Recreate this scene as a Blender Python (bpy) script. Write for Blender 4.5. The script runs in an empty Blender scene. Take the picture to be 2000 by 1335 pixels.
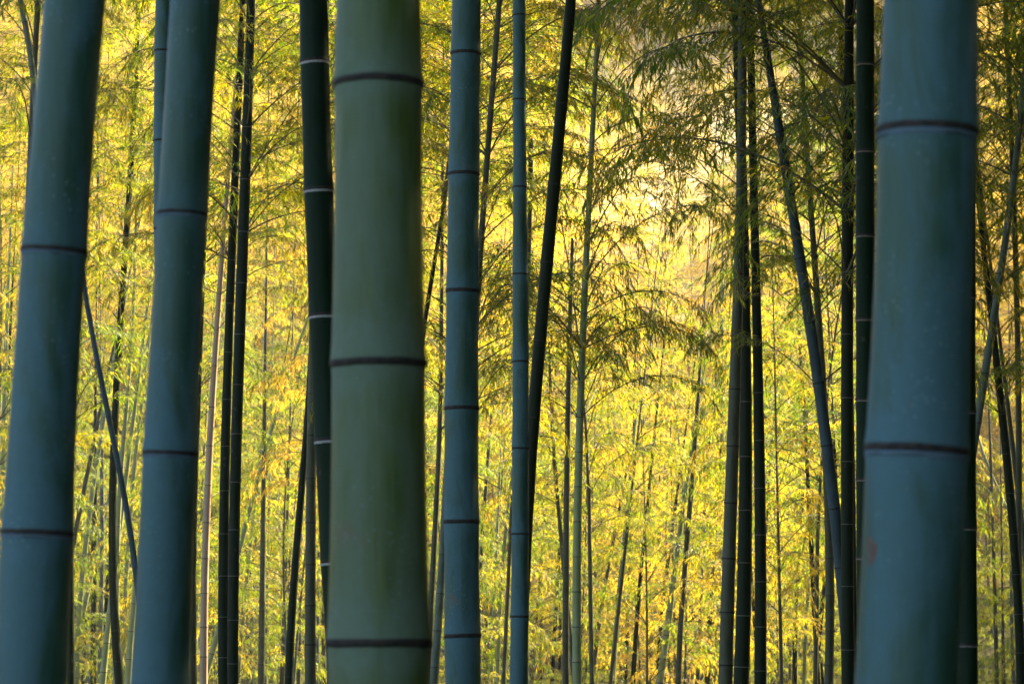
import bpy, math, random
import numpy as np
from mathutils import Vector, Matrix, Quaternion

# ------------------------------------------------------------------ camera, sky, sun, exposure
sc = bpy.context.scene
COL = sc.collection
F = 5660.0                      # focal length in photograph pixels (2000 px wide)
PITCH = math.radians(5.93)
CAM = Vector((0, 0, 1.6))
SUN_AZ, SUN_EL = math.radians(50), math.radians(34)   # azimuth to the right of the view direction

cam = bpy.data.cameras.new('camera')
cam.sensor_width = 36
cam.lens = F / 2000 * 36
cam.clip_start, cam.clip_end = 0.1, 3000
cam.dof.use_dof = True
cam.dof.focus_distance = 20
cam.dof.aperture_fstop = 13
co = bpy.data.objects.new('camera', cam)
co.location = CAM
co.rotation_euler = (math.pi / 2 + PITCH, 0, 0)
COL.objects.link(co)
sc.camera = co

w = bpy.data.worlds.new('World')
sc.world = w
w.use_nodes = True
nt = w.node_tree
bg = nt.nodes['Background']
sky = nt.nodes.new('ShaderNodeTexSky')
sky.sky_type = 'NISHITA'
sky.sun_disc = False
sky.sun_elevation = SUN_EL
sky.sun_rotation = SUN_AZ
sky.air_density, sky.dust_density, sky.ozone_density = 1.0, 0.3, 2.5
nt.links.new(sky.outputs[0], bg.inputs[0])
bg.inputs[1].default_value = 0.05

sl = bpy.data.lights.new('sun', 'SUN')
sl.energy = 5.0
sl.angle = math.radians(0.5)
sl.color = (1.0, 0.80, 0.50)
so = bpy.data.objects.new('sun', sl)
S = Vector((math.sin(SUN_AZ) * math.cos(SUN_EL), math.cos(SUN_AZ) * math.cos(SUN_EL), math.sin(SUN_EL)))
so.rotation_euler = S.to_track_quat('Z', 'Y').to_euler()
so.location = (20, 20, 30)
COL.objects.link(so)

sc.view_settings.view_transform = 'Standard'
sc.view_settings.look = 'None'
sc.view_settings.exposure = 3.25
sc.view_settings.gamma = 1
sc.view_settings.use_curve_mapping = False
sc.cycles.use_denoising = True
sc.cycles.max_bounces = 8
sc.cycles.diffuse_bounces = 5
sc.cycles.glossy_bounces = 2
sc.cycles.transmission_bounces = 4
sc.cycles.transparent_max_bounces = 4
sc.cycles.sample_clamp_indirect = 8

rng = np.random.default_rng(7)
random.seed(7)

# ------------------------------------------------------------------ materials
def new_mat(name):
    m = bpy.data.materials.new(name)
    m.use_nodes = True
    t = m.node_tree
    t.nodes.clear()
    out = t.nodes.new('ShaderNodeOutputMaterial')
    return m, t, out

def N(t, kind, **kw):
    n = t.nodes.new(kind)
    for k, v in kw.items():
        setattr(n, k, v)
    return n

def ramp(t, stops):
    r = N(t, 'ShaderNodeValToRGB')
    el = r.color_ramp.elements
    while len(el) < len(stops):
        el.new(0.5)
    for e, (p, c) in zip(el, stops):
        e.position = p
        e.color = (*c, 1) if len(c) == 3 else c
    return r

def leaf_material(name, refl, trans, tw):
    m, t, out = new_mat(name)
    g = N(t, 'ShaderNodeNewGeometry')
    oi = N(t, 'ShaderNodeObjectInfo')
    ad = N(t, 'ShaderNodeMath', operation='MULTIPLY_ADD')
    t.links.new(oi.outputs['Random'], ad.inputs[0]); ad.inputs[1].default_value = 0.45
    mm = N(t, 'ShaderNodeMath', operation='MULTIPLY')
    t.links.new(g.outputs['Random Per Island'], mm.inputs[0]); mm.inputs[1].default_value = 0.55
    t.links.new(mm.outputs[0], ad.inputs[2])
    r1, r2 = ramp(t, refl), ramp(t, trans)
    t.links.new(ad.outputs[0], r1.inputs[0]); t.links.new(ad.outputs[0], r2.inputs[0])
    d, tr = N(t, 'ShaderNodeBsdfDiffuse'), N(t, 'ShaderNodeBsdfTranslucent')
    t.links.new(r1.outputs[0], d.inputs[0]); t.links.new(r2.outputs[0], tr.inputs[0])
    mx = N(t, 'ShaderNodeMixShader'); mx.inputs[0].default_value = tw
    t.links.new(d.outputs[0], mx.inputs[1]); t.links.new(tr.outputs[0], mx.inputs[2])
    gl = N(t, 'ShaderNodeBsdfGlossy'); gl.inputs['Roughness'].default_value = 0.42
    gl.inputs[0].default_value = (0.9, 0.9, 0.9, 1)
    mg = N(t, 'ShaderNodeMixShader')
    mg.inputs[0].default_value = 0.028; t.links.new(mx.outputs[0], mg.inputs[1]); t.links.new(gl.outputs[0], mg.inputs[2])
    t.links.new(mg.outputs[0], out.inputs[0])
    return m

LEAF = leaf_material('bamboo_leaf',
    [(0.0, (0.018, 0.055, 0.006)), (0.45, (0.032, 0.074, 0.007)), (0.8, (0.07, 0.08, 0.008)), (1.0, (0.12, 0.085, 0.016))],
    [(0.0, (0.08, 0.19, 0.006)), (0.28, (0.16, 0.26, 0.007)), (0.55, (0.31, 0.34, 0.008)), (0.82, (0.54, 0.41, 0.010)), (1.0, (0.72, 0.42, 0.015))], 0.66)
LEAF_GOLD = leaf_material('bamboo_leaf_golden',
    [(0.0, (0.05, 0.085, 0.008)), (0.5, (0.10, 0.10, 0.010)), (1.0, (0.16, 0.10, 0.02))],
    [(0.0, (0.34, 0.34, 0.010)), (0.5, (0.66, 0.48, 0.025)), (1.0, (0.80, 0.48, 0.06))], 0.70)  # golden glow of the sun put into the leaf colour

def culm_material(name, base, dark, bloom, bloom_amt, wax=0.5, rough=0.42, scale=1.0, spec=0.25, fleck=0):
    m, t, out = new_mat(name)
    tc = N(t, 'ShaderNodeTexCoord')
    mp = N(t, 'ShaderNodeMapping'); mp.inputs['Scale'].default_value = (11 * scale, 11 * scale, 3.0 * scale)
    t.links.new(tc.outputs['Object'], mp.inputs[0])
    n1 = N(t, 'ShaderNodeTexNoise'); n1.inputs['Scale'].default_value = 1.0; n1.inputs['Detail'].default_value = 5
    n1.inputs['Roughness'].default_value = 0.62; n1.inputs['Distortion'].default_value = 0.6
    t.links.new(mp.outputs[0], n1.inputs[0])
    mp2 = N(t, 'ShaderNodeMapping'); mp2.inputs['Scale'].default_value = (300 * scale, 300 * scale, 9 * scale)
    t.links.new(tc.outputs['Object'], mp2.inputs[0])
    n2 = N(t, 'ShaderNodeTexNoise'); n2.inputs['Scale'].default_value = 1.0; n2.inputs['Detail'].default_value = 3
    t.links.new(mp2.outputs[0], n2.inputs[0])
    n3 = N(t, 'ShaderNodeTexNoise'); n3.inputs['Scale'].default_value = 60 * scale; n3.inputs['Detail'].default_value = 4
    t.links.new(tc.outputs['Object'], n3.inputs[0])
    # skin colour with long vertical fibre streaks
    cr = ramp(t, [(0.30, dark), (0.72, base)])
    t.links.new(n2.outputs[0], cr.inputs[0])
    # waxy bloom: mottled, thicker just under and over the nodes
    ab = N(t, 'ShaderNodeAttribute', attribute_name='node_below')
    an = N(t, 'ShaderNodeAttribute', attribute_name='node_above')
    def fall(a, dist):
        q = N(t, 'ShaderNodeMapRange'); q.inputs[1].default_value = 0.0; q.inputs[2].default_value = dist
        q.inputs[3].default_value = 1.0; q.inputs[4].default_value = 0.0
        q.interpolation_type = 'SMOOTHSTEP'
        t.links.new(a.outputs['Fac'], q.inputs[0])
        return q
    fa, fb = fall(an, 0.10), fall(ab, 0.06)
    mxn = N(t, 'ShaderNodeMath', operation='MAXIMUM')
    t.links.new(fa.outputs[0], mxn.inputs[0]); t.links.new(fb.outputs[0], mxn.inputs[1])
    wm = N(t, 'ShaderNodeMath', operation='MULTIPLY'); wm.inputs[1].default_value = wax
    t.links.new(mxn.outputs[0], wm.inputs[0])
    pr = N(t, 'ShaderNodeMapRange'); pr.inputs[1].default_value = 0.41; pr.inputs[2].default_value = 0.58
    pr.inputs[3].default_value = 0.0; pr.inputs[4].default_value = bloom_amt
    t.links.new(n1.outputs[0], pr.inputs[0])
    sm = N(t, 'ShaderNodeMath', operation='ADD'); sm.use_clamp = True
    t.links.new(pr.outputs[0], sm.inputs[0]); t.links.new(wm.outputs[0], sm.inputs[1])
    gr = N(t, 'ShaderNodeMapRange'); gr.inputs[1].default_value = 0.3; gr.inputs[2].default_value = 0.7
    gr.inputs[3].default_value = 0.75; gr.inputs[4].default_value = 1.0
    t.links.new(n3.outputs[0], gr.inputs[0])
    sm2 = N(t, 'ShaderNodeMath', operation='MULTIPLY')
    t.links.new(sm.outputs[0], sm2.inputs[0]); t.links.new(gr.outputs[0], sm2.inputs[1])
    mc = N(t, 'ShaderNodeMix', data_type='RGBA')
    t.links.new(sm2.outputs[0], mc.inputs[0]); t.links.new(cr.outputs[0], mc.inputs[6]); mc.inputs[7].default_value = (*bloom, 1)
    # brown weather spots
    n4 = N(t, 'ShaderNodeTexNoise'); n4.inputs['Scale'].default_value = 9 * scale; n4.inputs['Detail'].default_value = 6
    t.links.new(tc.outputs['Object'], n4.inputs[0])
    sp = N(t, 'ShaderNodeMapRange'); sp.inputs[1].default_value = 0.68; sp.inputs[2].default_value = 0.74; sp.inputs[4].default_value = 0.45
    t.links.new(n4.outputs[0], sp.inputs[0])
    mc2 = N(t, 'ShaderNodeMix', data_type='RGBA')
    t.links.new(sp.outputs[0], mc2.inputs[0]); t.links.new(mc.outputs[2], mc2.inputs[6]); mc2.inputs[7].default_value = (0.10, 0.075, 0.045, 1)
    colour = mc2.outputs[2]
    if fleck:      # tiny pale lichen and dust flecks
        vo = N(t, 'ShaderNodeTexVoronoi'); vo.inputs['Scale'].default_value = 95
        t.links.new(tc.outputs['Object'], vo.inputs['Vector'])
        fl = N(t, 'ShaderNodeMapRange'); fl.inputs[1].default_value = 0.10; fl.inputs[2].default_value = 0.24
        fl.inputs[3].default_value = 0.55; fl.inputs[4].default_value = 0.0
        t.links.new(vo.outputs['Distance'], fl.inputs[0])
        fm = N(t, 'ShaderNodeMath', operation='MULTIPLY')
        fg = N(t, 'ShaderNodeMapRange'); fg.inputs[1].default_value = 0.5; fg.inputs[2].default_value = 0.62
        t.links.new(n4.outputs[0], fg.inputs[0])
        t.links.new(fl.outputs[0], fm.inputs[0]); t.links.new(fg.outputs[0], fm.inputs[1])
        mc3 = N(t, 'ShaderNodeMix', data_type='RGBA')
        t.links.new(fm.outputs[0], mc3.inputs[0]); t.links.new(colour, mc3.inputs[6]); mc3.inputs[7].default_value = (0.16, 0.22, 0.22, 1)
        colour = mc3.outputs[2]
    b = N(t, 'ShaderNodeBsdfPrincipled')
    t.links.new(colour, b.inputs['Base Color'])
    b.inputs['Specular IOR Level'].default_value = spec
    rr = N(t, 'ShaderNodeMapRange'); rr.inputs[3].default_value = rough; rr.inputs[4].default_value = min(1, rough + 0.3)
    t.links.new(sm2.outputs[0], rr.inputs[0]); t.links.new(rr.outputs[0], b.inputs['Roughness'])
    bp = N(t, 'ShaderNodeBump'); bp.inputs['Strength'].default_value = 0.12; bp.inputs['Distance'].default_value = 0.002
    t.links.new(n2.outputs[0], bp.inputs['Height']); t.links.new(bp.outputs[0], b.inputs['Normal'])
    t.links.new(b.outputs[0], out.inputs[0])
    return m

CULM = {
 'blue':  culm_material('culm_glaucous', (0.026, 0.070, 0.047), (0.015, 0.047, 0.029), (0.051, 0.111, 0.130), 0.85, 0.45, 0.45, fleck=1),
 'green': culm_material('culm_green', (0.064, 0.094, 0.017), (0.032, 0.056, 0.010), (0.090, 0.128, 0.086), 0.72, 0.7, 0.4, fleck=1),
 'dark':  culm_material('culm_dark_green', (0.007, 0.019, 0.008), (0.005, 0.012, 0.005), (0.03, 0.05, 0.04), 0.15, 0.08, 0.45, spec=0.04),
 'slate': culm_material('culm_slate', (0.026, 0.042, 0.042), (0.016, 0.028, 0.027), (0.05, 0.075, 0.088), 0.6, 0.3, 0.5, spec=0.15),
 'black': culm_material('culm_shaded_green', (0.013, 0.019, 0.008), (0.008, 0.012, 0.005), (0.03, 0.036, 0.026), 0.2, 0.08, 0.45, spec=0.05),  # dark green skin, with the shade of backlit culms put into the colour
 'olive': culm_material('culm_olive', (0.05, 0.052, 0.024), (0.03, 0.035, 0.016), (0.10, 0.10, 0.075), 0.4, 0.2, 0.45, spec=0.15),
 'grey':  culm_material('culm_grey_green', (0.07, 0.09, 0.058), (0.045, 0.062, 0.042), (0.14, 0.16, 0.14), 0.5, 0.2, 0.5, spec=0.2),
 'pale':  culm_material('culm_sunlit_green', (0.18, 0.205, 0.075), (0.12, 0.15, 0.05), (0.25, 0.26, 0.16), 0.4, 0.3, 0.4),  # sunlight on the far culms put into the colour
 'tan':   culm_material('culm_tan', (0.30, 0.20, 0.12), (0.20, 0.135, 0.08), (0.34, 0.27, 0.20), 0.4, 0.2, 0.5),
}

def simple_mat(name, c1, c2, scale, rough=0.7):
    m, t, out = new_mat(name)
    tc = N(t, 'ShaderNodeTexCoord')
    n = N(t, 'ShaderNodeTexNoise'); n.inputs['Scale'].default_value = scale; n.inputs['Detail'].default_value = 5
    t.links.new(tc.outputs['Object'], n.inputs[0])
    r = ramp(t, [(0.35, c1), (0.65, c2)])
    t.links.new(n.outputs[0], r.inputs[0])
    b = N(t, 'ShaderNodeBsdfPrincipled'); b.inputs['Roughness'].default_value = rough
    b.inputs['Specular IOR Level'].default_value = 0.2
    t.links.new(r.outputs[0], b.inputs['Base Color'])
    t.links.new(b.outputs[0], out.inputs[0])
    return m

M_SCAR = simple_mat('node_scar', (0.010, 0.009, 0.008), (0.036, 0.027, 0.020), 6)
M_WAX = simple_mat('node_wax', (0.34, 0.33, 0.31), (0.18, 0.18, 0.17), 9, 0.9)
M_WAX_THIN = simple_mat('node_wax_thin', (0.16, 0.145, 0.12), (0.07, 0.065, 0.055), 9, 0.9)
M_WAX_BLUE = simple_mat('node_wax_blue', (0.10, 0.15, 0.19), (0.045, 0.075, 0.09), 40, 0.9)
M_FLANK = simple_mat('flank_scar', (0.06, 0.05, 0.042), (0.14, 0.085, 0.06), 60)
M_TWIG = simple_mat('bamboo_twig', (0.07, 0.065, 0.028), (0.12, 0.10, 0.05), 20)
M_GROUND = simple_mat('leaf_litter', (0.035, 0.035, 0.016), (0.085, 0.07, 0.035), 3, 0.9)

# ------------------------------------------------------------------ helpers
def at(u, v, d):
    """the point on the sight line through pixel (u, v) that lies d metres away along Y"""
    x, y = (u - 1000) / F, (667.5 - v) / F
    dy = math.cos(PITCH) - y * math.sin(PITCH)
    dz = math.sin(PITCH) + y * math.cos(PITCH)
    t = d / dy
    return np.array((x * t, d, CAM.z + dz * t))

GY = [-60, 0, 12, 28, 45, 60, 74, 100, 150, 215, 330, 600]
GZ = [0.6, 0, 0, -1.3, -3.4, -3.6, -1.6, 7.0, 24.0, 47.0, 84.0, 150.0]
def gz(x, y):
    z = np.interp(y, GY, GZ)
    k = min(1.0, max(0.0, (y - 20) / 60))
    return float(z + k * (0.5 * math.sin(x * 0.21 + y * 0.13) + 0.35 * math.sin(x * 0.5 - y * 0.17)))

def link(o, parent=None):
    COL.objects.link(o)
    if parent is not None:
        o.parent = parent
    return o

def mesh_from(name, V, T, mats, mi=None, smooth=False, quads=None):
    me = bpy.data.meshes.new(name)
    me.from_pydata([tuple(v) for v in V] if not isinstance(V, np.ndarray) else V.tolist(), [], T.tolist() if isinstance(T, np.ndarray) else T)
    for m in mats:
        me.materials.append(m)
    if mi is not None:
        me.polygons.foreach_set('material_index', np.asarray(mi, dtype=np.int32))
    if smooth:
        me.polygons.foreach_set('use_smooth', np.ones(len(me.polygons), dtype=bool))
    me.update()
    return me

def tube(P, R, n):
    """verts, quads of a tube round the polyline P with radii R"""
    P = np.asarray(P, float); R = np.asarray(R, float)
    T = np.gradient(P, axis=0)
    T /= np.linalg.norm(T, axis=1)[:, None] + 1e-9
    ref = np.array((0.0, 1.0, 0.0)) if abs(T[:, 1]).mean() < 0.8 else np.array((1.0, 0, 0))
    A = np.cross(T, ref); A /= np.linalg.norm(A, axis=1)[:, None]
    B = np.cross(T, A)
    a = np.linspace(0, 2 * np.pi, n, endpoint=False)
    V = P[:, None] + R[:, None, None] * (np.cos(a)[None, :, None] * A[:, None] + np.sin(a)[None, :, None] * B[:, None])
    m = len(P)
    i = np.arange(m - 1)[:, None] * n; j = np.arange(n)[None]; k = (j + 1) % n
    Q = np.stack([i + j, i + n + j, i + n + k, i + k], -1).reshape(-1, 4)
    return V.reshape(-1, 3), Q

# ------------------------------------------------------------------ bamboo branch and crown generators
def unit(v):
    return v / (np.linalg.norm(v) + 1e-9)

def rot_z(v, a):
    c, s = math.cos(a), math.sin(a)
    return np.array((c * v[0] - s * v[1], s * v[0] + c * v[1], v[2]))

def gen_branch(r, length=1.2):
    wood, lp, ld, ll = [], [], [], []
    def leafy(P, k, last=3):
        seg = np.linspace(0.28, 1.0, k)
        idx = np.linspace(0, 1, len(P))
        tip = unit(P[-1] - P[-2])
        for q, s in enumerate(seg):
            p = np.array([np.interp(s, idx, P[:, c]) for c in range(3)])
            side = 1 if q % 2 else -1
            a = side * r.uniform(0.35, 0.95)
            if q >= k - last:
                a = (q - k + (last + 1) / 2) * 0.5 + r.uniform(-0.2, 0.2)
            d = rot_z(tip, a)
            d[2] = d[2] * 0.5 - r.uniform(0.05, 0.75)
            d = unit(d + r.normal(0, 0.12, 3))
            lp.append(p); ld.append(d); ll.append(r.uniform(0.045, 0.09))
    n = 11
    el = math.radians(r.uniform(38, 58)); bend = r.uniform(0.08, 0.14)
    yaw = 0.0
    P = [np.zeros(3)]
    step = length / (n - 1)
    for i in range(n - 1):
        e = el - bend * i * (0.6 + 0.08 * i)
        yaw += r.normal(0, 0.05)
        P.append(P[-1] + step * np.array((math.cos(e) * math.cos(yaw), math.cos(e) * math.sin(yaw), math.sin(e))))
    P = np.array(P)
    wood.append((P, np.linspace(0.0062, 0.0016, n) * length / 1.2))
    for i in range(2, n):
        for side in ((1, -1) if i > 3 and r.random() < 0.75 else ((1,) if i % 2 else (-1,))):
            d0 = unit(P[i] - P[i - 1])
            d = rot_z(d0, side * r.uniform(0.45, 1.15))
            d[2] += r.uniform(-0.15, 0.3)
            d = unit(d)
            tl = length * r.uniform(0.2, 0.42) * (1.15 - 0.5 * i / n)
            Q = [P[i]]
            for k in range(4):
                d = unit(d + np.array((0, 0, -r.uniform(0.10, 0.28))))
                Q.append(Q[-1] + d * tl / 4)
            Q = np.array(Q)
            wood.append((Q, np.linspace(0.0024, 0.0009, 5)))
            leafy(Q, int(r.integers(9, 15)))
            for sd in (1, -1):
                if r.random() < 0.8:
                    k = int(r.integers(1, 4))
                    dd = unit(rot_z(unit(Q[k + 1] - Q[k]), sd * r.uniform(0.5, 1.0)) + np.array((0, 0, -0.15)))
                    s = tl * r.uniform(0.3, 0.55)
                    Z = np.array([Q[k], Q[k] + dd * s * 0.5, Q[k] + unit(dd + np.array((0, 0, -0.25))) * s])
                    wood.append((Z, np.array((0.0014, 0.001, 0.0007))))
                    leafy(Z, int(r.integers(6, 10)))
    leafy(P[-3:], 5)
    return wood, np.array(lp), np.array(ld), np.array(ll)

def wood_mesh(wood):
    V, Q, o = [], [], 0
    for P, R in wood:
        v, q = tube(P, R, 4 if len(P) > 5 else 3)
        V.append(v); Q.append(q + o); o += len(v)
    return np.concatenate(V), np.concatenate(Q)

def leaf_mesh(lp, ld, ll, r):
    n = len(lp)
    up = np.tile((0.0, 0.0, 1.0), (n, 1)) + r.normal(0, 0.45, (n, 3))
    S_ = np.cross(ld, up); S_ /= np.linalg.norm(S_, axis=1)[:, None] + 1e-9
    U = np.cross(S_, ld)
    L = ll[:, None]; W = L * r.uniform(0.10, 0.145, (n, 1))
    base = lp
    a = lp + ld * L * 0.33 - S_ * W * 0.5 + U * W * 0.12
    b = lp + ld * L * 0.33 + S_ * W * 0.5 + U * W * 0.12
    m = lp + ld * L * 0.5 - U * W * 0.05
    droop = r.uniform(0.02, 0.22, (n, 1))
    tip = lp + ld * L - U * L * droop
    V = np.stack([base, a, b, m, tip], 1).reshape(-1, 3)
    o = (np.arange(n) * 5)[:, None, None]
    T = (np.array([[0, 3, 1], [0, 2, 3], [1, 3, 4], [2, 4, 3]])[None] + o).reshape(-1, 3)
    return V, T

NB = 12
BRANCH = []
for i in range(NB):
    wd, lp, ld, ll = gen_branch(rng, rng.uniform(1.05, 1.35))
    wv, wq = wood_mesh(wd)
    lv, lt = leaf_mesh(lp, ld, ll, rng)
    BRANCH.append((wv, wq, lv, lt,
                   mesh_from('branch_wood', wv, wq, [M_TWIG], smooth=True),
                   mesh_from('branch_leaves', lv, lt, [LEAF])))

def rotm(yaw, pitch=0.0, roll=0.0):
    return np.array((Matrix.Rotation(yaw, 3, 'Z') @ Matrix.Rotation(pitch, 3, 'Y') @ Matrix.Rotation(roll, 3, 'X')))

CROWN_H = 6.5
def gen_crown(r, density=1.0, bow=0.0, step=(0.24, 0.34), fat=1.0):
    """joined mesh: slender culm top, side branches at every node, leaves; lowest branch at z = 0"""
    V, Fc, MI, o = [], [], [], 0
    def add(v, f, mi):
        nonlocal o
        V.append(v); Fc.extend((f + o).tolist()); MI.extend([mi] * len(f)); o += len(v)
    zs = np.linspace(-0.6, CROWN_H, 12)
    ax = lambda z: np.array((bow * (max(z, 0) / CROWN_H) ** 2.2, 0, z - 0.25 * abs(bow) * (max(z, 0) / CROWN_H) ** 3))
    v, q = tube([ax(z) for z in zs], np.interp(zs, [-0.6, CROWN_H], [0.028, 0.004]), 6)
    add(v, q, 1)
    z, a = 0.0, r.uniform(0, 6.28)
    while z < CROWN_H:
        k = z / CROWN_H
        ln = np.interp(k, [0, 0.15, 0.5, 1], [0.85, 1.25, 1.05, 0.35]) * 1.15
        for s in (0, 1):
            if r.random() > density:
                continue
            wv, wq, lv, lt, _, _ = BRANCH[int(r.integers(NB))]
            R = rotm(a + (s - 0.5) * r.uniform(0.7, 1.6), r.uniform(-0.15, 0.25), r.uniform(-0.3, 0.3))
            sc_ = fat * ln * r.uniform(0.75, 1.15)
            lsc = sc_
            add((wv * lsc) @ R.T + ax(z), wq, 1)
            add((lv * lsc) @ R.T + ax(z), lt, 0)
        a += math.pi + r.uniform(-0.6, 0.6)
        z += r.uniform(*step)
    return mesh_from('crown', np.concatenate(V), Fc, [LEAF, M_TWIG], MI)

CROWNS = [gen_crown(rng, 0.95, b) for b in (0.0, 0.3, 0.6, 1.1, 0.2, 0.8)]
GOLDEN = []
for c_ in CROWNS[:4]:          # the same crowns with the sun-glow leaf colour, for the hillside
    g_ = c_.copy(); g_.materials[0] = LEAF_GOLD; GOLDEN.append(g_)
DENSE = [gen_crown(rng, 1.0, b, (0.15, 0.21), 1.35) for b in (0.1, 0.4)]     # crowns thickened so that they cast more shade

# ------------------------------------------------------------------ ground
gx = np.concatenate([np.linspace(-400, -60, 12), np.linspace(-50, 50, 41), np.linspace(60, 400, 12)])
gy = np.concatenate([np.linspace(-300, -20, 8), np.linspace(-10, 240, 101), np.linspace(250, 600, 20)])
GV = [(x, y, gz(x, y)) for y in gy for x in gx]
nx = len(gx)
GF = [(j * nx + i, j * nx + i + 1, (j + 1) * nx + i + 1, (j + 1) * nx + i) for j in range(len(gy) - 1) for i in range(nx - 1)]
ground = link(bpy.data.objects.new('ground', mesh_from('ground', GV, GF, [M_GROUND], smooth=True)))
ground['kind'] = 'structure'
ground['label'] = 'leaf-strewn forest floor rising into a hillside behind the bamboo'

# pale dry-grass clearing on the hillside, a sheet just above the forest floor
cy = np.linspace(88, 200, 60); cu = np.linspace(-0.002, 0.175, 14)
CV = []
for y in cy:
    for q in cu:
        e = 0.006 * math.sin(y * 0.21 + q * 40)
        CV.append(((q + e) * y, y, gz((q + e) * y, y) + 0.12))
CF = [(j * 14 + i, j * 14 + i + 1, (j + 1) * 14 + i + 1, (j + 1) * 14 + i) for j in range(59) for i in range(13)]
M_GRASS = simple_mat('dry_grass', (0.34, 0.28, 0.12), (0.55, 0.46, 0.26), 0.6, 0.9)
clearing = link(bpy.data.objects.new('grass_clearing', mesh_from('grass_clearing', CV, CF, [M_GRASS], smooth=True)))
clearing['kind'] = 'structure'
clearing['label'] = 'pale dry-grass clearing glowing in the sun on the far hillside'

# ------------------------------------------------------------------ node rings shared by all culms
def lathe_mesh(name, prof, n, mat, jag=0.0):
    a = np.linspace(0, 2 * np.pi, n, endpoint=False)
    V = []
    for k, (r_, z_) in enumerate(prof):
        for q in a:
            jz = jag * (math.sin(3 * q + k) + 0.7 * math.sin(7 * q + 1.3) + 0.5 * math.sin(13 * q + 0.4)) if k in (0, len(prof) - 1) else 0
            V.append((r_ * math.cos(q), r_ * math.sin(q), z_ + jz))
    Q = [(k * n + j, k * n + (j + 1) % n, (k + 1) * n + (j + 1) % n, (k + 1) * n + j) for k in range(len(prof) - 1) for j in range(n)]
    return mesh_from(name, V, Q, [mat], smooth=True)

SCAR_PROF = [(0.99, -0.13), (1.03, -0.10), (1.058, -0.03), (1.046, 0.045), (1.05, 0.075), (1.0, 0.11)]
WAX_PROF = [(0.985, -0.32), (1.024, -0.28), (1.034, -0.13), (1.03, -0.08)]
SCAR = {n: lathe_mesh('node_scar', SCAR_PROF, n, M_SCAR, 0.02 if n == 64 else 0.012) for n in (64, 28, 14)}
WAX = {n: lathe_mesh('node_wax', WAX_PROF, n, M_WAX, 0.02) for n in (64, 28, 14)}
WAX_THIN = {n: lathe_mesh('node_wax_thin', WAX_PROF, n, M_WAX_THIN, 0.02) for n in (64, 28, 14)}
WAX_BLUE = {n: lathe_mesh('node_wax_blue', WAX_PROF, n, M_WAX_BLUE, 0.035) for n in (64, 28, 14)}

def place_copy(me, name, parent, loc, quat, scale):
    o = bpy.data.objects.new(name, me)
    o.location = loc
    o.rotation_mode = 'QUATERNION'
    o.rotation_quaternion = quat
    o.scale = scale if hasattr(scale, '__len__') else (scale,) * 3
    return link(o, parent)

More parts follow.
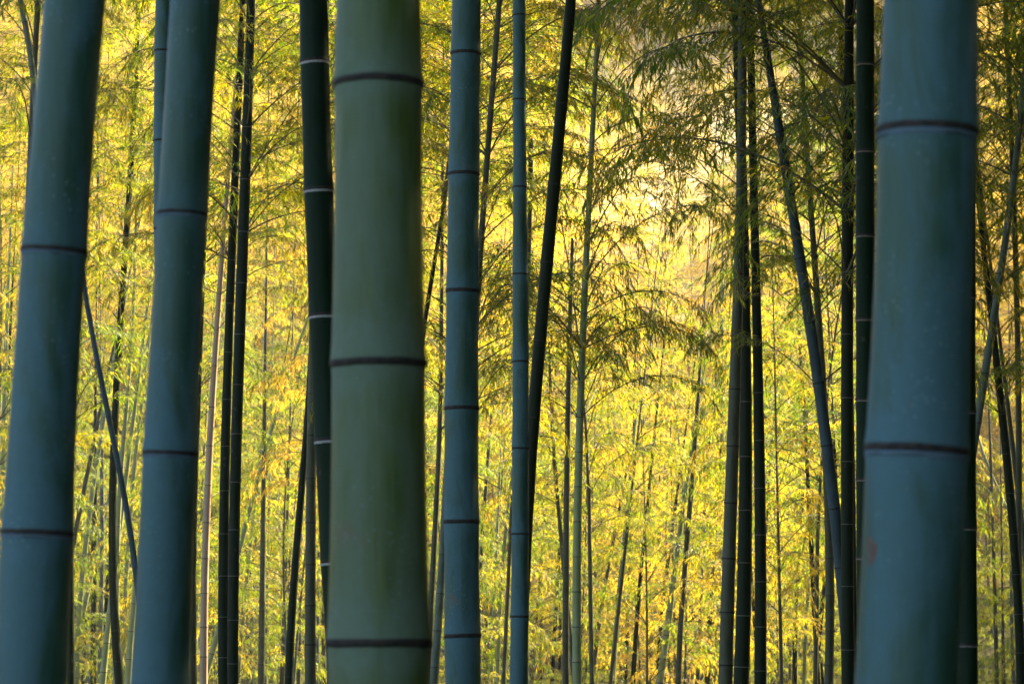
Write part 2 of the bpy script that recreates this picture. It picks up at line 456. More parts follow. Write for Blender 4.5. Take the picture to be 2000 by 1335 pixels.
# ------------------------------------------------------------------ one bamboo from its centre line in the photograph
def bamboo(pts, wid, label, look='grey', s=None, nodes=None, v0=None, d=None, group=None, low=None, scar=True, wax=False,
           crown=True, height=None, broken=False, scar_h=1.15, nbr=3, thin=None, br=1.0, ydrift=0.0):
    """pts: (u, v) centre line pixels; wid: (v, width px); s: node spacing px; low: pixel row of the lowest branch"""
    if nodes and s is None:
        s = (nodes[-1] - nodes[0]) / (len(nodes) - 1)
    if d is None:
        d = 2264.0 / s
    pts = sorted(pts, key=lambda p: -p[1])
    W = np.array([at(u, v, d) for u, v in pts])
    z, x = W[:, 2], W[:, 0]
    deg = min(3 if len(pts) > 4 else 2, len(pts) - 1)
    zc = z.mean(); zsn = max(np.ptp(z), 0.1)
    co_ = np.polyfit((z - zc) / zsn, x, deg)
    f = lambda q: np.polyval(co_, (np.asarray(q, float) - zc) / zsn)
    z0, z1 = z[0], z[-1]
    e = 0.02 * zsn
    sl0 = float(f(z0 + e) - f(z0)) / e; sl1 = float(f(z1) - f(z1 - e)) / e
    def X(q):
        if q < z0:
            k = z0 - q
            return float(f(z0)) - sl0 * k / (1 + 0.25 * k)      # straightens towards the root
        if q > z1:
            return float(f(z1)) + sl1 * (q - z1)
        return float(f(q))
    gb = gz(X(0.0), d)
    top = max(gb + (height or 11.5), z1 + 2.5) if not broken else z1
    wz = sorted([(at(0, v, d)[2], ww * d / F / 2) for v, ww in wid])
    def Rr(q):
        r_ = float(np.interp(q, [a for a, _ in wz], [b for _, b in wz]))
        if q < wz[0][0]:
            r_ *= 1 + 0.03 * (wz[0][0] - q)
        if q > wz[-1][0] and not broken:
            r_ *= 1 - 0.75 * min(1.0, (q - wz[-1][0]) / max(top - wz[-1][0], 0.1))
        return r_
    base = Vector((X(gb), d, gb))
    wmax = max(ww for _, ww in wid)
    if look == 'dark' and wmax < 33:
        look = 'black'
    root = bpy.data.objects.new('bamboo', None)
    root.empty_display_size = 0.2
    root.location = base
    link(root)
    root['label'] = label; root['category'] = 'bamboo'
    if group:
        root['group'] = group
    # node heights
    dz = s * d / F
    if nodes:
        nz = sorted(at(0, v, d)[2] for v in nodes)
    else:
        nz = [at(0, v0 if v0 is not None else random.uniform(0, s), d)[2]]
    while nz[0] - dz > gb + 0.05:
        nz.insert(0, nz[0] - dz * (0.97 if nz[0] < z0 else 1))
        if len(nz) > 400: break
    while nz[-1] + dz < top:
        nz.append(nz[-1] + dz)
    n = 64 if wmax > 90 else 40 if wmax > 40 else 24 if wmax > 20 else 14 if wmax > 9 else 8
    near = wmax > 20
    st, na, nb, rm = [gb - 0.25], [0.5], [0.5], [1.0]
    for i, q in enumerate(nz):
        L = (nz[i + 1] if i + 1 < len(nz) else top) - q
        if L < 0.05:
            continue
        prof = [(0.0, 1.028), (0.007, 1.036), (0.015, 1.022), (0.028, 1.008), (0.06, 1.0), (0.3 * L, 0.985), (0.5 * L, 0.978), (0.7 * L, 0.982), (L - 0.05, 0.995), (L - 0.02, 1.0), (L - 0.006, 1.015)] if near else \
               [(0.0, 1.04), (0.03, 1.0), (0.5 * L, 0.98), (L - 0.03, 1.0)]
        for t_, m_ in prof:
            st.append(q + t_); na.append(t_); nb.append(max(L - t_, 0)); rm.append(m_)
    st.append(top); na.append(0.3); nb.append(0.3); rm.append(1.0 if broken else 0.5)
    st = np.array(st); o_ = np.argsort(st, kind='stable')
    st, na, nb, rm = st[o_], np.array(na)[o_], np.array(nb)[o_], np.array(rm)[o_]
    keep = np.concatenate([[True], np.diff(st) > 1e-4]); st, na, nb, rm = st[keep], na[keep], nb[keep], rm[keep]
    P = np.array([(X(q), d + ydrift * (q - 1.6), q) for q in st]) - np.array(base)
    R = np.array([Rr(q) for q in st]) * rm
    V, Q = tube(P, R, n)
    Fc = Q.tolist(); Fc.append([len(V) - n + k for k in range(n)][::-1])
    me = mesh_from('culm', V, Fc, [CULM[look]], smooth=True)
    for nm, arr in (('node_above', na), ('node_below', nb)):
        at_ = me.attributes.new(nm, 'FLOAT', 'POINT')
        at_.data.foreach_set('value', np.repeat(arr, n).astype(np.float32))
    culm = link(bpy.data.objects.new('culm', me), root)
    def pos(q):
        return Vector((X(q), d + ydrift * (q - 1.6), q)) - base
    def quat(q):
        t_ = (pos(q + 0.05) - pos(q - 0.05)).normalized()
        return Vector((0, 0, 1)).rotation_difference(t_), t_
    vis_lo, vis_hi = at(0, 1420, d)[2], at(0, -80, d)[2]
    rn = 64 if wmax > 90 else 28 if wmax > 18 else 14
    for q in nz:
        if q < vis_lo or q > vis_hi or q > top - 0.02 or wmax < 5:
            continue
        r_ = Rr(q)
        qt, _ = quat(q)
        qt = qt @ Quaternion((0, 0, 1), random.uniform(0, 6.28)) @ Quaternion((1, 0, 0), random.gauss(0, 0.012))
        h = max(r_, 0.02) * scar_h * (0.72 if wmax > 90 else 1.0)
        if scar:
            place_copy(SCAR[rn], 'node_ring', culm, pos(q), qt, (r_, r_, h))
        if wax:
            place_copy((WAX_BLUE if wmax > 90 else WAX if wmax > 50 else WAX_THIN)[rn], 'wax_band', culm, pos(q), qt, (r_, r_, h * (0.8 if wmax > 34 else 0.5)))
    if broken:
        return root
    # branches at the nodes in view, crown above
    lowz = at(0, low, d)[2] if low is not None else max(vis_hi + 0.3, gb + 5.0)
    cz = lowz
    if low is not None and wmax >= 10:
        side = random.uniform(0, 6.28)
        cz = min(vis_hi + 0.3, top - 2.5)
        for q in nz:
            if q < lowz or q > cz:
                continue
            side += math.pi + random.uniform(-0.5, 0.5)
            for k in range(nbr):
                if k and random.random() < 0.2 or thin is not None and q > at(0, thin, d)[2] and random.random() < 0.72:
                    continue
                b = BRANCH[random.randrange(NB)]
                yaw = side + (k - nbr / 2 + 0.5) * random.uniform(0.6, 1.4)
                qq = Matrix.Rotation(yaw, 3, 'Z') @ Matrix.Rotation(random.uniform(-0.1, 0.25), 3, 'Y') @ Matrix.Rotation(random.uniform(-.3, .3), 3, 'X')
                sc_ = br * random.uniform(0.75, 1.35)
                p = pos(q) + qq @ Vector((Rr(q) * 0.8, 0, 0.01))
                bo = place_copy(b[4], 'branch', root, p, qq.to_quaternion(), sc_)
                lo = place_copy(b[5], 'leaves', bo, (0, 0, 0), Quaternion(), 1)
                lo['kind'] = 'stuff'
    if crown:
        qt, _ = quat(min(cz, top))
        sc_ = max(0.5, (top - cz) / CROWN_H)
        co2 = place_copy(random.choice(DENSE if d < 38 else CROWNS[:3]), 'crown', root, pos(cz), qt @ Quaternion((0, 0, 1), random.uniform(0, 6.28)), (max(sc_, 0.8), max(sc_, 0.8), sc_))
        co2['kind'] = 'stuff'
    return root

# ------------------------------------------------------------------ the thick culms in front
bamboo([(146, 0), (107, 490), (71, 1040), (60, 1335)], [(0, 122), (490, 127), (1040, 137), (1335, 146)],
       'thick hazy blue bamboo leaning right, a thin slanted bamboo showing from behind its edge', 'blue', nodes=[-58, 490, 1040], height=12, wax=True)
bamboo([(382, 0), (355, 418), (333, 885), (313, 1335)], [(0, 100), (418, 97), (885, 105), (1335, 113)],
       'blue bamboo leaning right, just left of a tan bamboo and a pair of black-green ones', 'blue', nodes=[-45, 418, 885, 1340], height=12, wax=True)
bamboo([(739, 0), (739, 165), (739, 710), (740, 1255)], [(0, 169), (165, 173), (710, 183), (1255, 199)],
       'very thick upright mottled green bamboo with brown node rings, overlapping a dark green one', 'green', nodes=[165, 710, 1255], height=13)
thickest = bamboo([(1818, 0), (1812, 258), (1790, 878), (1770, 1335)], [(0, 190), (258, 193), (878, 197), (1335, 201)],
       'thickest bamboo of all, powdery blue with a small brown scar low on its side', 'blue', nodes=[258, 878], height=13, wax=True)
bamboo([(612, 0), (615, 120), (622, 370), (632, 615), (644, 858), (657, 1095), (672, 1335)], [(0, 57), (615, 58), (1335, 64)],
       'dark green bamboo with white waxy rings half hidden behind the mottled green culm', 'dark', nodes=[120, 370, 615, 858, 1095, 1330], wax=True, height=12)
bamboo([(911, 0), (910, 105), (906, 340), (903, 568), (901, 797), (902, 1018), (903, 1240)], [(0, 58), (340, 61), (797, 67), (1240, 70)],
       'straight blue-grey bamboo with thin black node rings right of the mottled green culm', 'blue', nodes=[105, 340, 568, 797, 1018, 1240], height=12)
bamboo([(1014, 0), (1014, 195), (1015, 365), (1017, 535), (1017, 706), (1016, 875), (1016, 1042), (1015, 1203), (1013, 1335)],
       [(0, 25), (365, 27), (535, 31), (1335, 36)],
       'slim upright blue-grey bamboo crossed at its foot by a dark leaning one', 'blue', nodes=[30, 195, 365, 535, 706, 875, 1042, 1203], height=11)
bamboo([(1115, 0), (1097, 200), (1083, 360), (1068, 515), (1054, 665), (1042, 815), (1030, 1000), (1018, 1335)],
       [(0, 21), (360, 25), (665, 25), (1335, 24)],
       'dark slim bamboo leaning right and crossing behind the slim upright blue-grey one', 'black', nodes=[45, 203, 360, 513, 666, 815, 960], d=15.5, height=11, low=20)
bamboo([(321, 0), (318, 275), (325, 700)], [(0, 36), (700, 38)],
       'grey-blue bamboo mostly hidden behind the left edge of the blue one leaning right', 'blue', nodes=[100, 275], height=11)
bamboo([(1690, 0), (1690, 460), (1691, 900), (1694, 1335)], [(0, 36), (1335, 40)],
       'deep green bamboo with pale rings directly beside the thickest blue culm', 'dark', nodes=[125, 295, 460, 623, 780, 935, 1088], wax=True, height=12)
bamboo([(1886, 450), (1886, 900), (1889, 1335)], [(0, 38), (1335, 42)],
       'dark green bamboo with white rings peeping out right of the thickest blue culm', 'dark', nodes=[804, 1031, 1258], wax=True, height=12)

# small brown scar on the flank of the thickest culm
def flank_scar(root, u, v, hw, hh):
    d = root.location.y
    c = at(u, v, d)
    cx = float(np.interp(v, [878, 1335], [1790, 1770])); rp = float(np.interp(v, [878, 1335], [197, 201])) / 2
    r_ = rp * d / F * 0.985 + 0.0012
    th0 = math.asin((u - cx) / rp); ax_ = at(cx, v, d)
    V, Fc = [(ax_[0] + r_ * math.sin(th0), d - r_ * math.cos(th0), c[2])], []
    n = 20
    for ring in (0.5, 1.0):
        for k in range(n):
            a = 2 * math.pi * k / n
            w_ = ring * (1 + 0.18 * math.sin(3 * a + 1) + 0.1 * math.sin(5 * a))
            th = th0 + math.cos(a) * w_ * hw; zz = c[2] + math.sin(a) * w_ * hh
            q = r_ if ring < 1 else r_ - 0.0014
            V.append((ax_[0] + q * math.sin(th), d - q * math.cos(th), zz))
    for k in range(n):
        Fc.append((0, 1 + k, 1 + (k + 1) % n)); Fc.append((1 + k, 1 + n + k, 1 + n + (k + 1) % n, 1 + (k + 1) % n))
    V = [tuple(np.array(p) - np.array(root.location)) for p in V]
    o = link(bpy.data.objects.new('bark_scar', mesh_from('bark_scar', V, Fc, [M_FLANK], smooth=True)), root)
flank_scar(thickest, 1694, 1080, 0.16, 0.021)

# ------------------------------------------------------------------ the culms of the middle distance
bamboo([(1450, 0), (1448, 200), (1446, 450), (1437, 700), (1430, 900), (1417, 1335)], [(0, 18), (450, 19), (900, 25), (1335, 28)],
       'grey-green bamboo with dark rings, outermost on the tan bamboo side of a tight trio'.replace(' on the tan bamboo side of', ' and greyest of'), 'olive',
       nodes=[78, 192, 305, 420, 535, 647, 760, 871, 982, 1090, 1195, 1298], low=420, height=11, nbr=2, br=0.9)
bamboo([(1437, 0), (1446, 300), (1457, 600), (1455, 900), (1448, 1335)], [(0, 18), (600, 22), (1335, 31)],
       'black-green bamboo in the middle of a tight trio of dark culms', 'dark', nodes=[673, 783, 890, 995, 1097, 1200, 1300], wax=True, low=380, height=11, d=22.5, scar=False, nbr=2, br=0.9)
bamboo([(1465, 0), (1470, 300), (1476, 500), (1480, 700), (1483, 900), (1485, 1335)], [(0, 14), (500, 17), (900, 22), (1335, 24)],
       'straight dark bamboo with sunlit edge, the one standing slightly apart in a tight trio', 'dark',
       nodes=[577, 673, 766, 859, 952, 1043, 1134, 1222, 1308], wax=True, low=480, height=11, scar=False, nbr=4)
bamboo([(1482, 0), (1500, 133), (1523, 258), (1545, 380), (1565, 505), (1580, 630), (1597, 750), (1612, 870), (1630, 990), (1645, 1108), (1653, 1222), (1658, 1335)],
       [(0, 12), (258, 18), (505, 21), (870, 23), (1335, 24)],
       'slim grey-blue bamboo leaning strongly left across darker upright culms', 'slate',
       nodes=[133, 258, 380, 505, 630, 748, 870, 993, 1108, 1222, 1330], low=760, height=10.5, br=0.8, nbr=4)
bamboo([(1560, 0), (1570, 200), (1580, 380), (1590, 500), (1600, 600), (1607, 740), (1614, 900), (1619, 1090), (1619, 1335)],
       [(0, 9), (500, 12), (900, 17), (1335, 18)],
       'olive bamboo with light rings rising behind the strongly leaning grey-blue one', 'olive',
       nodes=[790, 865, 942, 1017, 1090, 1162, 1231, 1298], wax=True, low=600, height=11.5, nbr=6, br=1.1)
bamboo([(1659, 0), (1657, 300), (1654, 600), (1655, 900), (1656, 1335)], [(0, 17), (300, 23), (1335, 26)],
       'black bamboo with a bright sunlit edge beside the deep green culm', 'dark', nodes=[652, 776, 900, 1022, 1143], wax=True, low=600, height=11.5, scar=False, nbr=6, br=1.2)
bamboo([(1643, 0), (1646, 300), (1664, 700), (1669, 1335)], [(0, 10), (1335, 11)],
       'thin dark bamboo squeezed between the black and the deep green culms', 'dark', s=78, v0=760, wax=True, low=300, height=11, scar=False, nbr=4)
bamboo([(474, 0), (465, 236), (455, 450), (450, 534), (445, 686), (440, 900), (437, 1087), (436, 1335)], [(0, 12), (450, 16), (900, 19), (1335, 21)],
       'black-green bamboo next to the tan one, thinner of a close pair', 'dark', nodes=[592, 687, 779, 870, 957, 1041, 1123, 1203, 1282], wax=True, low=520, height=11.5, scar=False, nbr=5)
bamboo([(490, 0), (484, 236), (475, 450), (470, 551), (467, 720), (462, 900), (458, 952), (456, 1121), (455, 1335)], [(0, 17), (450, 22), (900, 22), (1335, 21)],
       'black-green bamboo with fine pale rings, thicker of a close pair', 'dark', nodes=[40, 145, 248, 350, 452, 552, 652, 750, 846, 940, 1033, 1123, 1209, 1294], wax=True, low=520, height=11.5, scar=False, nbr=5)
bamboo([(462, 150), (449, 303), (440, 420), (433, 517), (421, 686), (415, 787), (408, 900), (401, 1087), (398, 1335)], [(0, 7), (400, 10), (680, 12), (900, 14), (1335, 16)],
       'tan brown dry bamboo beside a close pair of black-green culms', 'tan', nodes=[714, 795, 870, 947, 1020, 1090, 1158, 1224, 1282], low=660, height=12)
bamboo([(270, 0), (265, 150), (258, 300), (248, 450), (238, 600), (226, 750), (220, 900), (221, 1000), (226, 1200), (232, 1335)],
       [(0, 8), (450, 12), (750, 14), (1335, 18)],
       'dark bowed bamboo with thin branches between the two blue right-leaning culms', 'dark', nodes=[890, 960, 1030, 1100, 1168, 1230, 1290], wax=True, low=640, height=12, scar=False, nbr=4)
bamboo([(160, 520), (170, 598), (192, 707), (212, 812), (232, 915), (251, 1013), (264, 1108)], [(500, 10), (1108, 12)],
       'thin grey bamboo with black rings slanting down right from behind a thick blue culm', 'slate', nodes=[598, 707, 812, 915, 1013, 1108], d=23, height=7.0)
bamboo([(604, 740), (597, 860), (590, 950), (580, 1050), (572, 1180), (564, 1335)], [(740, 10), (950, 14), (1335, 17)],
       'dark bamboo with white rings leaning towards the dark green culm above it', 'dark', nodes=[949, 1028, 1105, 1180, 1252, 1320], wax=True, low=560, height=11.5, scar=False)
bamboo([(612, 600), (608, 885), (606, 1335)], [(600, 15), (885, 19), (1335, 22)],
       'upright grey-brown bamboo with black rings below the dark green culm', 'olive', nodes=[850, 934, 1020, 1102, 1182, 1258], low=500, height=11.5, nbr=4)
bamboo([(976, 0), (965, 120), (958, 230), (946, 400), (939, 480), (927, 650), (915, 900), (905, 1335)], [(0, 11), (400, 12), (1335, 15)],
       'slim olive bamboo rising at a slant from behind the straight blue-grey culm', 'olive', s=85, v0=55, low=820, height=12, nbr=5, d=24)
bamboo([(873, 350), (858, 450), (845, 540), (833, 602), (815, 740)], [(350, 7), (740, 10)],
       'thin dark bamboo slanting between the mottled green and straight blue-grey culms', 'dark', s=82, v0=435, low=330, height=9.5, nbr=5)
bamboo([(1037, 272), (1036, 400), (1030, 600), (1024, 900), (1022, 1335)], [(272, 11), (600, 9), (1335, 12)],
       'short dead bamboo with a broken ragged top beside the slim upright culm', 'olive', s=70, v0=300, broken=True)
bamboo([(1118, 465), (1113, 650), (1108, 885), (1105, 1335)], [(465, 6), (650, 10), (1335, 14)],
       'thin brown-black bamboo whose top ends bare, paired with a paler grey one', 'olive', s=66, v0=1041, broken=True)
bamboo([(1170, 0), (1160, 200), (1153, 350), (1145, 500), (1137, 700), (1130, 900), (1127, 1100), (1127, 1335)], [(0, 8), (200, 10), (700, 14), (1335, 18)],
       'pale grey bamboo carrying wide leafy sprays beside a bare brown-black one', 'pale', s=68, v0=1155, low=870, height=12.5, br=1.1, nbr=5, thin=600, d=24.5)
bamboo([(867, 1030), (858, 1180), (847, 1335)], [(900, 13), (1335, 17)],
       'grey bamboo leaning out between the mottled green culm and the straight blue-grey one', 'grey', nodes=[1082, 1158, 1231, 1302], low=820, height=11)
bamboo([(862, 700), (857, 880), (848, 1080), (838, 1240), (835, 1335)], [(700, 9), (1335, 13)],
       'dark bamboo hugging the right edge of the mottled green culm', 'olive', s=70, v0=1188, low=900, height=11)
bamboo([(1996, 200), (1967, 450), (1940, 620), (1910, 820), (1880, 1010)], [(200, 12), (1010, 18)],
       'grey bamboo slanting right behind the thickest blue culm', 'grey', s=98, v0=535, low=400, height=11, nbr=5)
bamboo([(1963, 0), (1972, 200), (1979, 350), (1986, 600), (1990, 1000)], [(0, 9), (1000, 13)],
       'slender dark bamboo standing upright beyond the slanting grey one', 'olive', s=70, low=560, height=11, nbr=5)
bamboo([(1918, 450), (1931, 580), (1945, 685), (1955, 790), (1967, 900), (1980, 1035), (1990, 1225), (1995, 1335)], [(450, 11), (900, 17), (1335, 19)],
       'dark bamboo with light rings bowing left over the slanting grey one', 'dark', nodes=[885, 962, 1042, 1120, 1198, 1273], wax=True, low=820, height=11, scar=False, nbr=5)
bamboo([(1966, 770), (1979, 885), (1996, 1020), (2010, 1150)], [(770, 8), (1150, 13)],
       'thin olive bamboo leaning beside the dark bowed one', 'olive', nodes=[866, 935, 1003], low=700, height=10)
bamboo([(40, 0), (50, 60), (64, 135), (74, 300)], [(0, 11), (300, 13)],
       'thin grey bamboo leaning left behind the top of a thick blue culm', 'grey', s=90, v0=44, low=20, height=11)
bamboo([(74, 0), (70, 90), (65, 170), (60, 290), (50, 600), (44, 1000)], [(0, 11), (1000, 16)],
       'olive bamboo rising close behind the flank of a thick blue culm', 'olive', s=88, v0=95, low=300, height=11)
bamboo([(137, 1040), (138, 1335)], [(1040, 14), (1335, 16)],
       'dark bamboo hugging the right edge of the thick hazy blue culm', 'dark', nodes=[1103, 1175, 1243, 1310], wax=True, low=900, height=11, scar=False)
bamboo([(384, 850), (381, 930), (378, 1335)], [(850, 12), (1335, 14)],
       'dark green bamboo squeezed between the blue leaning culm and the tan one', 'dark', nodes=[1000, 1068, 1132, 1192, 1252, 1307], low=850, height=11)

# ------------------------------------------------------------------ the thin culms far back, by look
FAR = {
 'pale':  ('slender pale bamboo catching sunlight far back in the thicket', 'pale sunlit culms far back'),
 'dark':  ('slender dark bamboo in shade far back in the thicket', 'dark shaded culms far back'),
 'olive': ('slender olive brown bamboo far back in the thicket', 'olive brown culms far back'),
 'grey':  ('slender grey bamboo far back in the thicket', 'grey culms far back'),
}
def far(look, pts, w0, w1, s=None, low=None):
    wm = max(w0, w1)
    s = s or max(26, min(62, wm * 4.6))
    v = [p[1] for p in pts]
    lab, grp = FAR[look]
    bamboo(pts, [(min(v), w0), (max(v), w1)], lab, look, s=s, group=grp, low=None, scar=(look != 'dark'), wax=(look == 'dark'),
           height=random.uniform(9.5, 12.5))

L_ = [
 ('pale', [(216, 740), (200, 850), (190, 885), (172, 1020), (162, 1121), (150, 1290), (148, 1335)], 8, 12, 46),
 ('olive', [(190, 830), (179, 885), (160, 975), (143, 1060)], 8, 10, 50),
 ('pale', [(261, 578), (253, 720), (243, 834), (239, 900), (233, 969), (229, 1087)], 7, 11, 58),
 ('pale', [(275, 800), (265, 885), (249, 1087), (241, 1335)], 7, 10, 45),
 ('dark', [(185, 970), (182, 1335)], 10, 12, 40),
 ('pale', [(212, 980), (206, 1000), (187, 1085), (168, 1170)], 8, 10, 42),
 ('grey', [(199, 900), (199, 1120), (194, 1335)], 8, 10, 44),
 ('pale', [(222, 1130), (216, 1180), (200, 1335)], 10, 14, 56),
 ('pale', [(272, 1090), (266, 1138), (250, 1335)], 10, 14, 54),
 ('dark', [(214, 1080), (209, 1170), (196, 1335)], 8, 10, 40),
 ('dark', [(170, 1140), (162, 1335)], 5, 7, 36),
 ('pale', [(14, 620), (8, 800), (4, 1000)], 8, 12, 50),
 ('dark', [(16, 720), (8, 900), (2, 1100)], 7, 9, 45),
 ('pale', [(372, 1050), (370, 1335)], 6, 8, 40),
 ('pale', [(410, 860), (400, 960), (392, 1060)], 5, 7, 40),
 ('pale', [(602, 625), (558, 735), (520, 880), (505, 940), (467, 1080), (430, 1200), (407, 1306)], 5, 12, 50),
 ('pale', [(483, 1120), (476, 1188), (464, 1335)], 8, 10, 44),
 ('dark', [(485, 1140), (479, 1180), (467, 1335)], 5, 8, 40),
 ('olive', [(513, 1100), (510, 1335)], 11, 14, 52),
 ('grey', [(522, 1150), (518, 1335)], 6, 8, 40),
 ('olive', [(558, 1120), (555, 1220), (551, 1335)], 8, 11, 44),
 ('pale', [(541, 1130), (538, 1335)], 4, 6, 34),
 ('grey', [(500, 1000), (497, 1090), (492, 1335)], 4, 6, 34),
 ('pale', [(525, 940), (523, 1010), (520, 1120)], 4, 5, 30),
 ('olive', [(588, 1080), (583, 1335)], 6, 9, 38),
 ('olive', [(630, 1000), (633, 1335)], 6, 9, 40),
 ('pale', [(992, 1000), (987, 1033), (979, 1148), (972, 1335)], 6, 9, 46),
 ('pale', [(963, 1222), (958, 1335)], 8, 10, 42),
 ('grey', [(989, 1200), (984, 1335)], 7, 8, 40),
 ('olive', [(948, 960), (945, 1003), (940, 1090), (936, 1335)], 7, 9, 44),
 ('olive', [(1054, 1140), (1049, 1205), (1038, 1335)], 6, 7, 36),
 ('dark', [(1092, 1080), (1087, 1170), (1078, 1335)], 6, 8, 38),
 ('dark', [(1096, 1150), (1092, 1335)], 5, 7, 36),
 ('dark', [(1060, 1060), (1058, 1140), (1056, 1335)], 3, 5, 30),
 ('olive', [(1186, 1120), (1174, 1190), (1157, 1335)], 7, 9, 42),
 ('pale', [(1207, 1000), (1190, 1090), (1172, 1220), (1160, 1335)], 4, 7, 36),
 ('pale', [(1220, 1050), (1213, 1104), (1205, 1220), (1195, 1335)], 8, 12, 46),
 ('dark', [(1258, 1060), (1252, 1100), (1244, 1220), (1236, 1335)], 7, 10, 44),
 ('dark', [(1226, 1200), (1222, 1335)], 6, 8, 38),
 ('pale', [(1289, 1060), (1285, 1120), (1280, 1220), (1275, 1335)], 4, 6, 36),
 ('olive', [(1356, 880), (1352, 935), (1342, 1055), (1334, 1155), (1325, 1335)], 9, 12, 50),
 ('pale', [(1404, 578), (1372, 736), (1362, 807), (1349, 895), (1339, 945), (1319, 1104), (1305, 1222), (1288, 1335)], 3, 15, 46),
 ('dark', [(1304, 1100), (1298, 1148), (1285, 1335)], 7, 10, 42),
 ('dark', [(1283, 1140), (1278, 1335)], 4, 6, 34),
 ('olive', [(1384, 880), (1379, 952), (1372, 1053), (1370, 1140), (1362, 1335)], 6, 8, 40),
 ('dark', [(1392, 1120), (1389, 1170), (1382, 1335)], 8, 10, 40),
 ('pale', [(1412, 420), (1411, 700), (1411, 885), (1409, 1090), (1400, 1335)], 3, 11, 40),
 ('pale', [(1360, 1230), (1352, 1256), (1328, 1335)], 4, 6, 36),
 ('pale', [(1280, 600), (1268, 700), (1258, 800), (1246, 960)], 4, 6, 32),
 ('pale', [(1366, 1150), (1362, 1200), (1356, 1335)], 4, 7, 34),
 ('pale', [(1561, 900), (1559, 950), (1556, 1100)], 3, 5, 32),
 ('dark', [(1558, 1130), (1555, 1190), (1552, 1335)], 8, 10, 40),
 ('pale', [(1590, 1000), (1588, 1037), (1578, 1155), (1570, 1335)], 5, 8, 42),
 ('pale', [(1584, 1130), (1579, 1200), (1574, 1335)], 4, 6, 36),
 ('dark', [(1608, 1160), (1603, 1210), (1592, 1335)], 8, 10, 42),
 ('dark', [(1499, 1180), (1502, 1335)], 4, 6, 34),
 ('grey', [(1545, 1240), (1542, 1335)], 5, 7, 36),
 ('olive', [(1936, 920), (1938, 1000), (1943, 1150), (1947, 1335)], 6, 9, 42),
 ('pale', [(1916, 870), (1926, 900), (1945, 945), (1962, 983)], 5, 6, 36),
 ('grey', [(1975, 1150), (1977, 1256), (1980, 1335)], 6, 8, 40),
 ('olive', [(1958, 1180), (1960, 1335)], 5, 8, 38),
]
for look, pts, w0, w1, s in L_:
    far(look, pts, w0, w1, s)

# ------------------------------------------------------------------ the sunlit stand and the added shade grove
def stand_culm(look, H, bow):
    zs = [-0.3]; z = 0.0
    while z < H:
        zs += [z, z + 0.02, z + 0.15]; z += 0.30
    zs = np.array(zs)
    P = np.stack([0 * zs, 0 * zs, zs], 1)
    R = np.interp(zs, [0, H], [0.046, 0.026]) * np.tile((1.0,), len(zs))
    R[1::3] *= 1.06
    V, Q = tube(P, R, 8)
    me = mesh_from('culm', V, Q, [CULM[look]], smooth=True)
    n = 8
    for nm in ('node_above', 'node_below'):
        a_ = me.attributes.new(nm, 'FLOAT', 'POINT')
        a_.data.foreach_set('value', np.full(len(V), 0.2, dtype=np.float32))
    return me
STEM_H = 5.0
STEMS = [stand_culm(l, STEM_H + 0.4, 0) for l in ('olive', 'olive', 'grey', 'black')]

def stand_plant(x, y, stem, lo, label, group, scale=1.0, pool=None):
    root = bpy.data.objects.new('bamboo', None)
    root.empty_display_size = 0.2
    z = gz(x, y)
    root.location = (x, y, z)
    root.rotation_euler = (random.gauss(0, 0.05), random.gauss(0, 0.05), random.uniform(0, 6.28))
    root.scale = (scale,) * 3
    link(root)
    root['label'] = label; root['category'] = 'bamboo'; root['group'] = group
    place_copy(STEMS[stem], 'culm', root, (0, 0, 0), Quaternion(), (1, 1, lo / STEM_H))
    c = place_copy(random.choice(pool or CROWNS), 'crown', root, (0, 0, lo), Quaternion((0, 0, 1), random.uniform(0, 6.28)), 1)
    c['kind'] = 'stuff'
    return root

r2 = np.random.default_rng(21)
cnt = 0
taken = []
def free(x, y, dmin):
    for a, b in taken:
        if (a - x) ** 2 + (b - y) ** 2 < dmin * dmin:
            return False
    taken.append((x, y)); return True
# stand in view, 27 to 78 m
for i in range(4000):
    y = 36 + 49 * r2.random() ** 0.9
    x = r2.uniform(-1, 1) * (0.19 * y + 2.0)
    if not free(x, y, 1.35):
        continue
    lo = r2.uniform(4.6, 7.2) if y < 46 else r2.uniform(2.8, 5.8)
    stand_plant(x, y, int(r2.integers(4)), lo, 'leafy bamboo of the yellow-green sunlit stand behind the thick culms', 'sunlit bamboo stand', r2.uniform(0.85, 1.15), GOLDEN if r2.random() < 0.15 else None)
    cnt += 1
    if cnt >= 155:
        break
# low leafy shoots that fill the foot of the stand
low_n = 0
for i in range(900):
    y = r2.uniform(50, 84); x = r2.uniform(-1, 1) * (0.185 * y + 1)
    if not free(x, y, 1.0):
        continue
    stand_plant(x, y, int(r2.integers(4)), r2.uniform(0.5, 2.0), 'low bushy bamboo filling the foot of the sunlit stand', 'low bushy bamboo', r2.uniform(0.55, 0.8))
    low_n += 1
    if low_n >= 45:
        break
# bamboo added out of view to keep the thick culms in shade
sc_n = 0
SHADE_GROVE, GLO, GPK = [], [], []
for i in range(4000):
    if sc_n >= 260:
        y = r2.uniform(42, 78); x = 0.19 * y + 2.2 + 7 * r2.random()
    elif sc_n < 70:
        y = r2.uniform(-14, 3); x = 1.6 + 18 * r2.random()
    else:
        y = 2 + 39 * r2.random() ** 0.8; x = max(0, 0.185 * y) + 1.1 + 20 * r2.random() ** 1.5
    if not free(x, y, 1.4):
        continue
    SHADE_GROVE.append((x, y, gz(x, y))); GLO.append(r2.uniform(5.5, 7.5) + 3.0 * min(1.0, max(0.0, (y - 18) / 15)) * (y < 42)); GPK.append(int(r2.integers(2)))
    sc_n += 1
    if sc_n >= 300:
        break

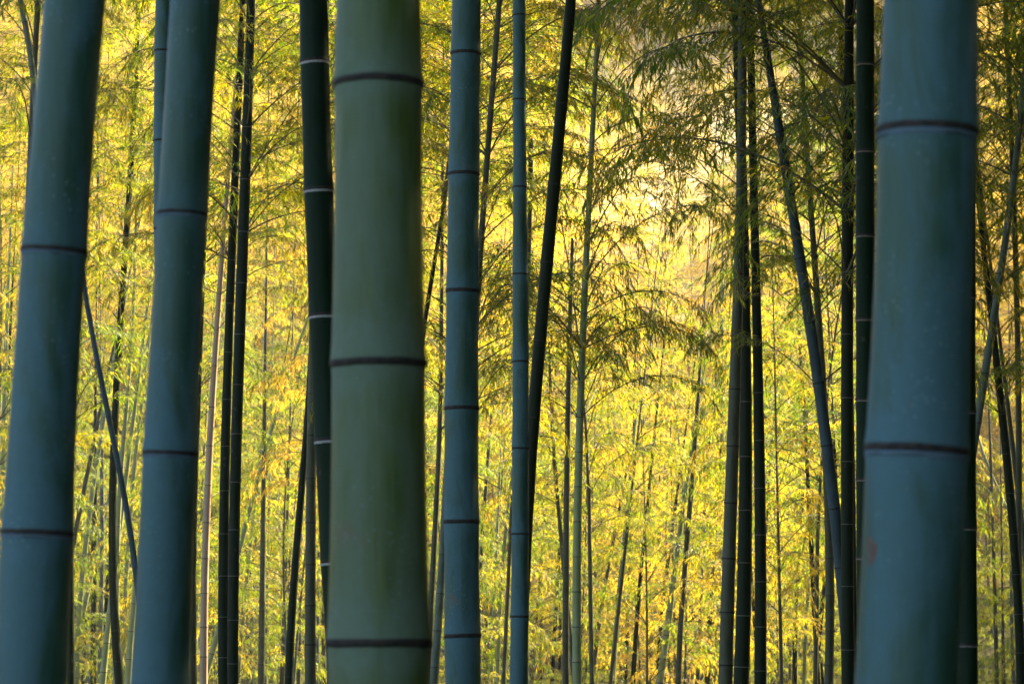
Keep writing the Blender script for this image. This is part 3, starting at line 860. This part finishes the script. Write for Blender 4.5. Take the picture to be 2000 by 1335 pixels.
EDGE = []  # low foliage added beside the view to block low sky light and sun
for i in range(150):
    y = r2.uniform(-16, 30); x = max(0, 0.19 * y) + 6 + 14 * r2.random()
    EDGE.append((x, y, gz(x, y) - 0.2))
for i in range(90):
    y = r2.uniform(40, 82); x = 0.19 * y + 2.4 + 7 * r2.random()
    EDGE.append((x, y, gz(x, y) + r2.uniform(-0.2, 1.5)))

# ------------------------------------------------------------------ far wooded hillside: one mass
HP, PK = [], []
r3 = np.random.default_rng(5)
def in_clearing(x, y):
    e = 0.008 * math.sin(y * 0.21) + 0.006 * math.sin(y * 0.5 + 2)
    return 90 < y < 196 and 0.006 + e < x / y < 0.165 + e
SCRUB = []
for i in range(2800):
    y = 84 + 170 * r3.random()
    x = r3.uniform(-1, 1) * (0.2 * y + 4)
    if in_clearing(x, y):
        for k in range(3):
            SCRUB.append((x + r3.uniform(-2, 2), y + r3.uniform(-2, 2), gz(x, y) - 0.3))
        continue
    HP.append((x, y, gz(x, y) + r3.uniform(0.5, 3.0))); PK.append(int(r3.integers(4)))
def instanced_mass(name, label, points, pick, sources, rot, scale):
    """one object of kind stuff: the source meshes set out on the given points"""
    hm = bpy.data.meshes.new(name)
    hm.from_pydata(points, [], [])
    pa = hm.attributes.new('pick', 'INT', 'POINT'); pa.data.foreach_set('value', np.array(pick, dtype=np.int32))
    hw = link(bpy.data.objects.new(name, hm))
    hw['kind'] = 'stuff'; hw['label'] = label; hw['category'] = 'wood'
    ng = bpy.data.node_groups.new(name, 'GeometryNodeTree')
    ng.interface.new_socket('Geometry', in_out='INPUT', socket_type='NodeSocketGeometry')
    ng.interface.new_socket('Geometry', in_out='OUTPUT', socket_type='NodeSocketGeometry')
    gi = ng.nodes.new('NodeGroupInput'); go = ng.nodes.new('NodeGroupOutput')
    jn = ng.nodes.new('GeometryNodeJoinGeometry')
    an = ng.nodes.new('GeometryNodeInputNamedAttribute'); an.data_type = 'INT'; an.inputs[0].default_value = 'pick'
    rv = ng.nodes.new('FunctionNodeRandomValue'); rv.data_type = 'FLOAT_VECTOR'
    rv.inputs[0].default_value = (-rot, -rot, 0); rv.inputs[1].default_value = (rot, rot, 6.28)
    rs = ng.nodes.new('FunctionNodeRandomValue'); rs.data_type = 'FLOAT'
    rs.inputs[2].default_value, rs.inputs[3].default_value = scale
    for k, src in enumerate(sources):
        oi = ng.nodes.new('GeometryNodeObjectInfo'); oi.inputs['Object'].default_value = src
        oi.inputs['As Instance'].default_value = True
        cp = ng.nodes.new('FunctionNodeCompare'); cp.data_type = 'INT'; cp.operation = 'EQUAL'
        ng.links.new(an.outputs[0], cp.inputs[2]); cp.inputs[3].default_value = k
        ip = ng.nodes.new('GeometryNodeInstanceOnPoints')
        ng.links.new(gi.outputs[0], ip.inputs['Points']); ng.links.new(cp.outputs[0], ip.inputs['Selection'])
        ng.links.new(oi.outputs['Geometry'], ip.inputs['Instance'])
        ng.links.new(rv.outputs[0], ip.inputs['Rotation']); ng.links.new(rs.outputs[1], ip.inputs['Scale'])
        ng.links.new(ip.outputs[0], jn.inputs[0])
    ng.links.new(jn.outputs[0], go.inputs[0])
    hw.modifiers.new('instances', 'NODES').node_group = ng
    return hw

def source(me):
    return next(o for o in bpy.data.objects if o.data == me and o.parent)

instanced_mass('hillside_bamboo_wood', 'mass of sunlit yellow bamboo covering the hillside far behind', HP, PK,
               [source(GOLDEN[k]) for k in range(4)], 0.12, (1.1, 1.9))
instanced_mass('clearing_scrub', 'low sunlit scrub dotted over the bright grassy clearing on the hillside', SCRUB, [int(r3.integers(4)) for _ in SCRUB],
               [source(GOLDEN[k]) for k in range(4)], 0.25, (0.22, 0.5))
instanced_mass('added_low_foliage', 'low bamboo foliage added out of view to block light from the side', EDGE, [i % 2 for i in range(len(EDGE))],
               [source(DENSE[0]), source(DENSE[1])], 0.1, (0.8, 1.1))
# the added shade grove beside the frame: stems and crowns
instanced_mass('added_shade_grove', 'dense bamboo grove added out of view to shade the thick culms',
               [(x, y, z + l) for (x, y, z), l in zip(SHADE_GROVE, GLO)] + SHADE_GROVE + [(x, y, z + l - 4.9) for (x, y, z), l in zip(SHADE_GROVE, GLO)],
               GPK + [2 + p for p in GPK] * 2, [source(DENSE[0]), source(DENSE[1]), source(STEMS[1]), source(STEMS[2])], 0.0, (0.95, 1.05))

# ------------------------------------------------------------------ sunlit air
hz = bpy.data.meshes.new('haze')
hx, hy0, hy1, hz0, hz1 = 140.0, -60.0, 430.0, -6.0, 150.0
HV = [(sx * hx, y_, z_) for z_ in (hz0, hz1) for y_ in (hy0, hy1) for sx in (-1, 1)]
hz.from_pydata(HV, [], [(0, 2, 3, 1), (4, 5, 7, 6), (0, 1, 5, 4), (2, 6, 7, 3), (0, 4, 6, 2), (1, 3, 7, 5)])
mh, th, oh = new_mat('haze')
pv = N(th, 'ShaderNodeVolumePrincipled')
pv.inputs['Color'].default_value = (0.95, 0.93, 0.88, 1)
pv.inputs['Density'].default_value = 0.0004
pv.inputs['Anisotropy'].default_value = 0.5
th.links.new(pv.outputs[0], oh.inputs['Volume'])
hz.materials.append(mh)
ho = link(bpy.data.objects.new('haze', hz))
ho['kind'] = 'stuff'; ho['label'] = 'thin sunlit haze filling the air between the bamboo'
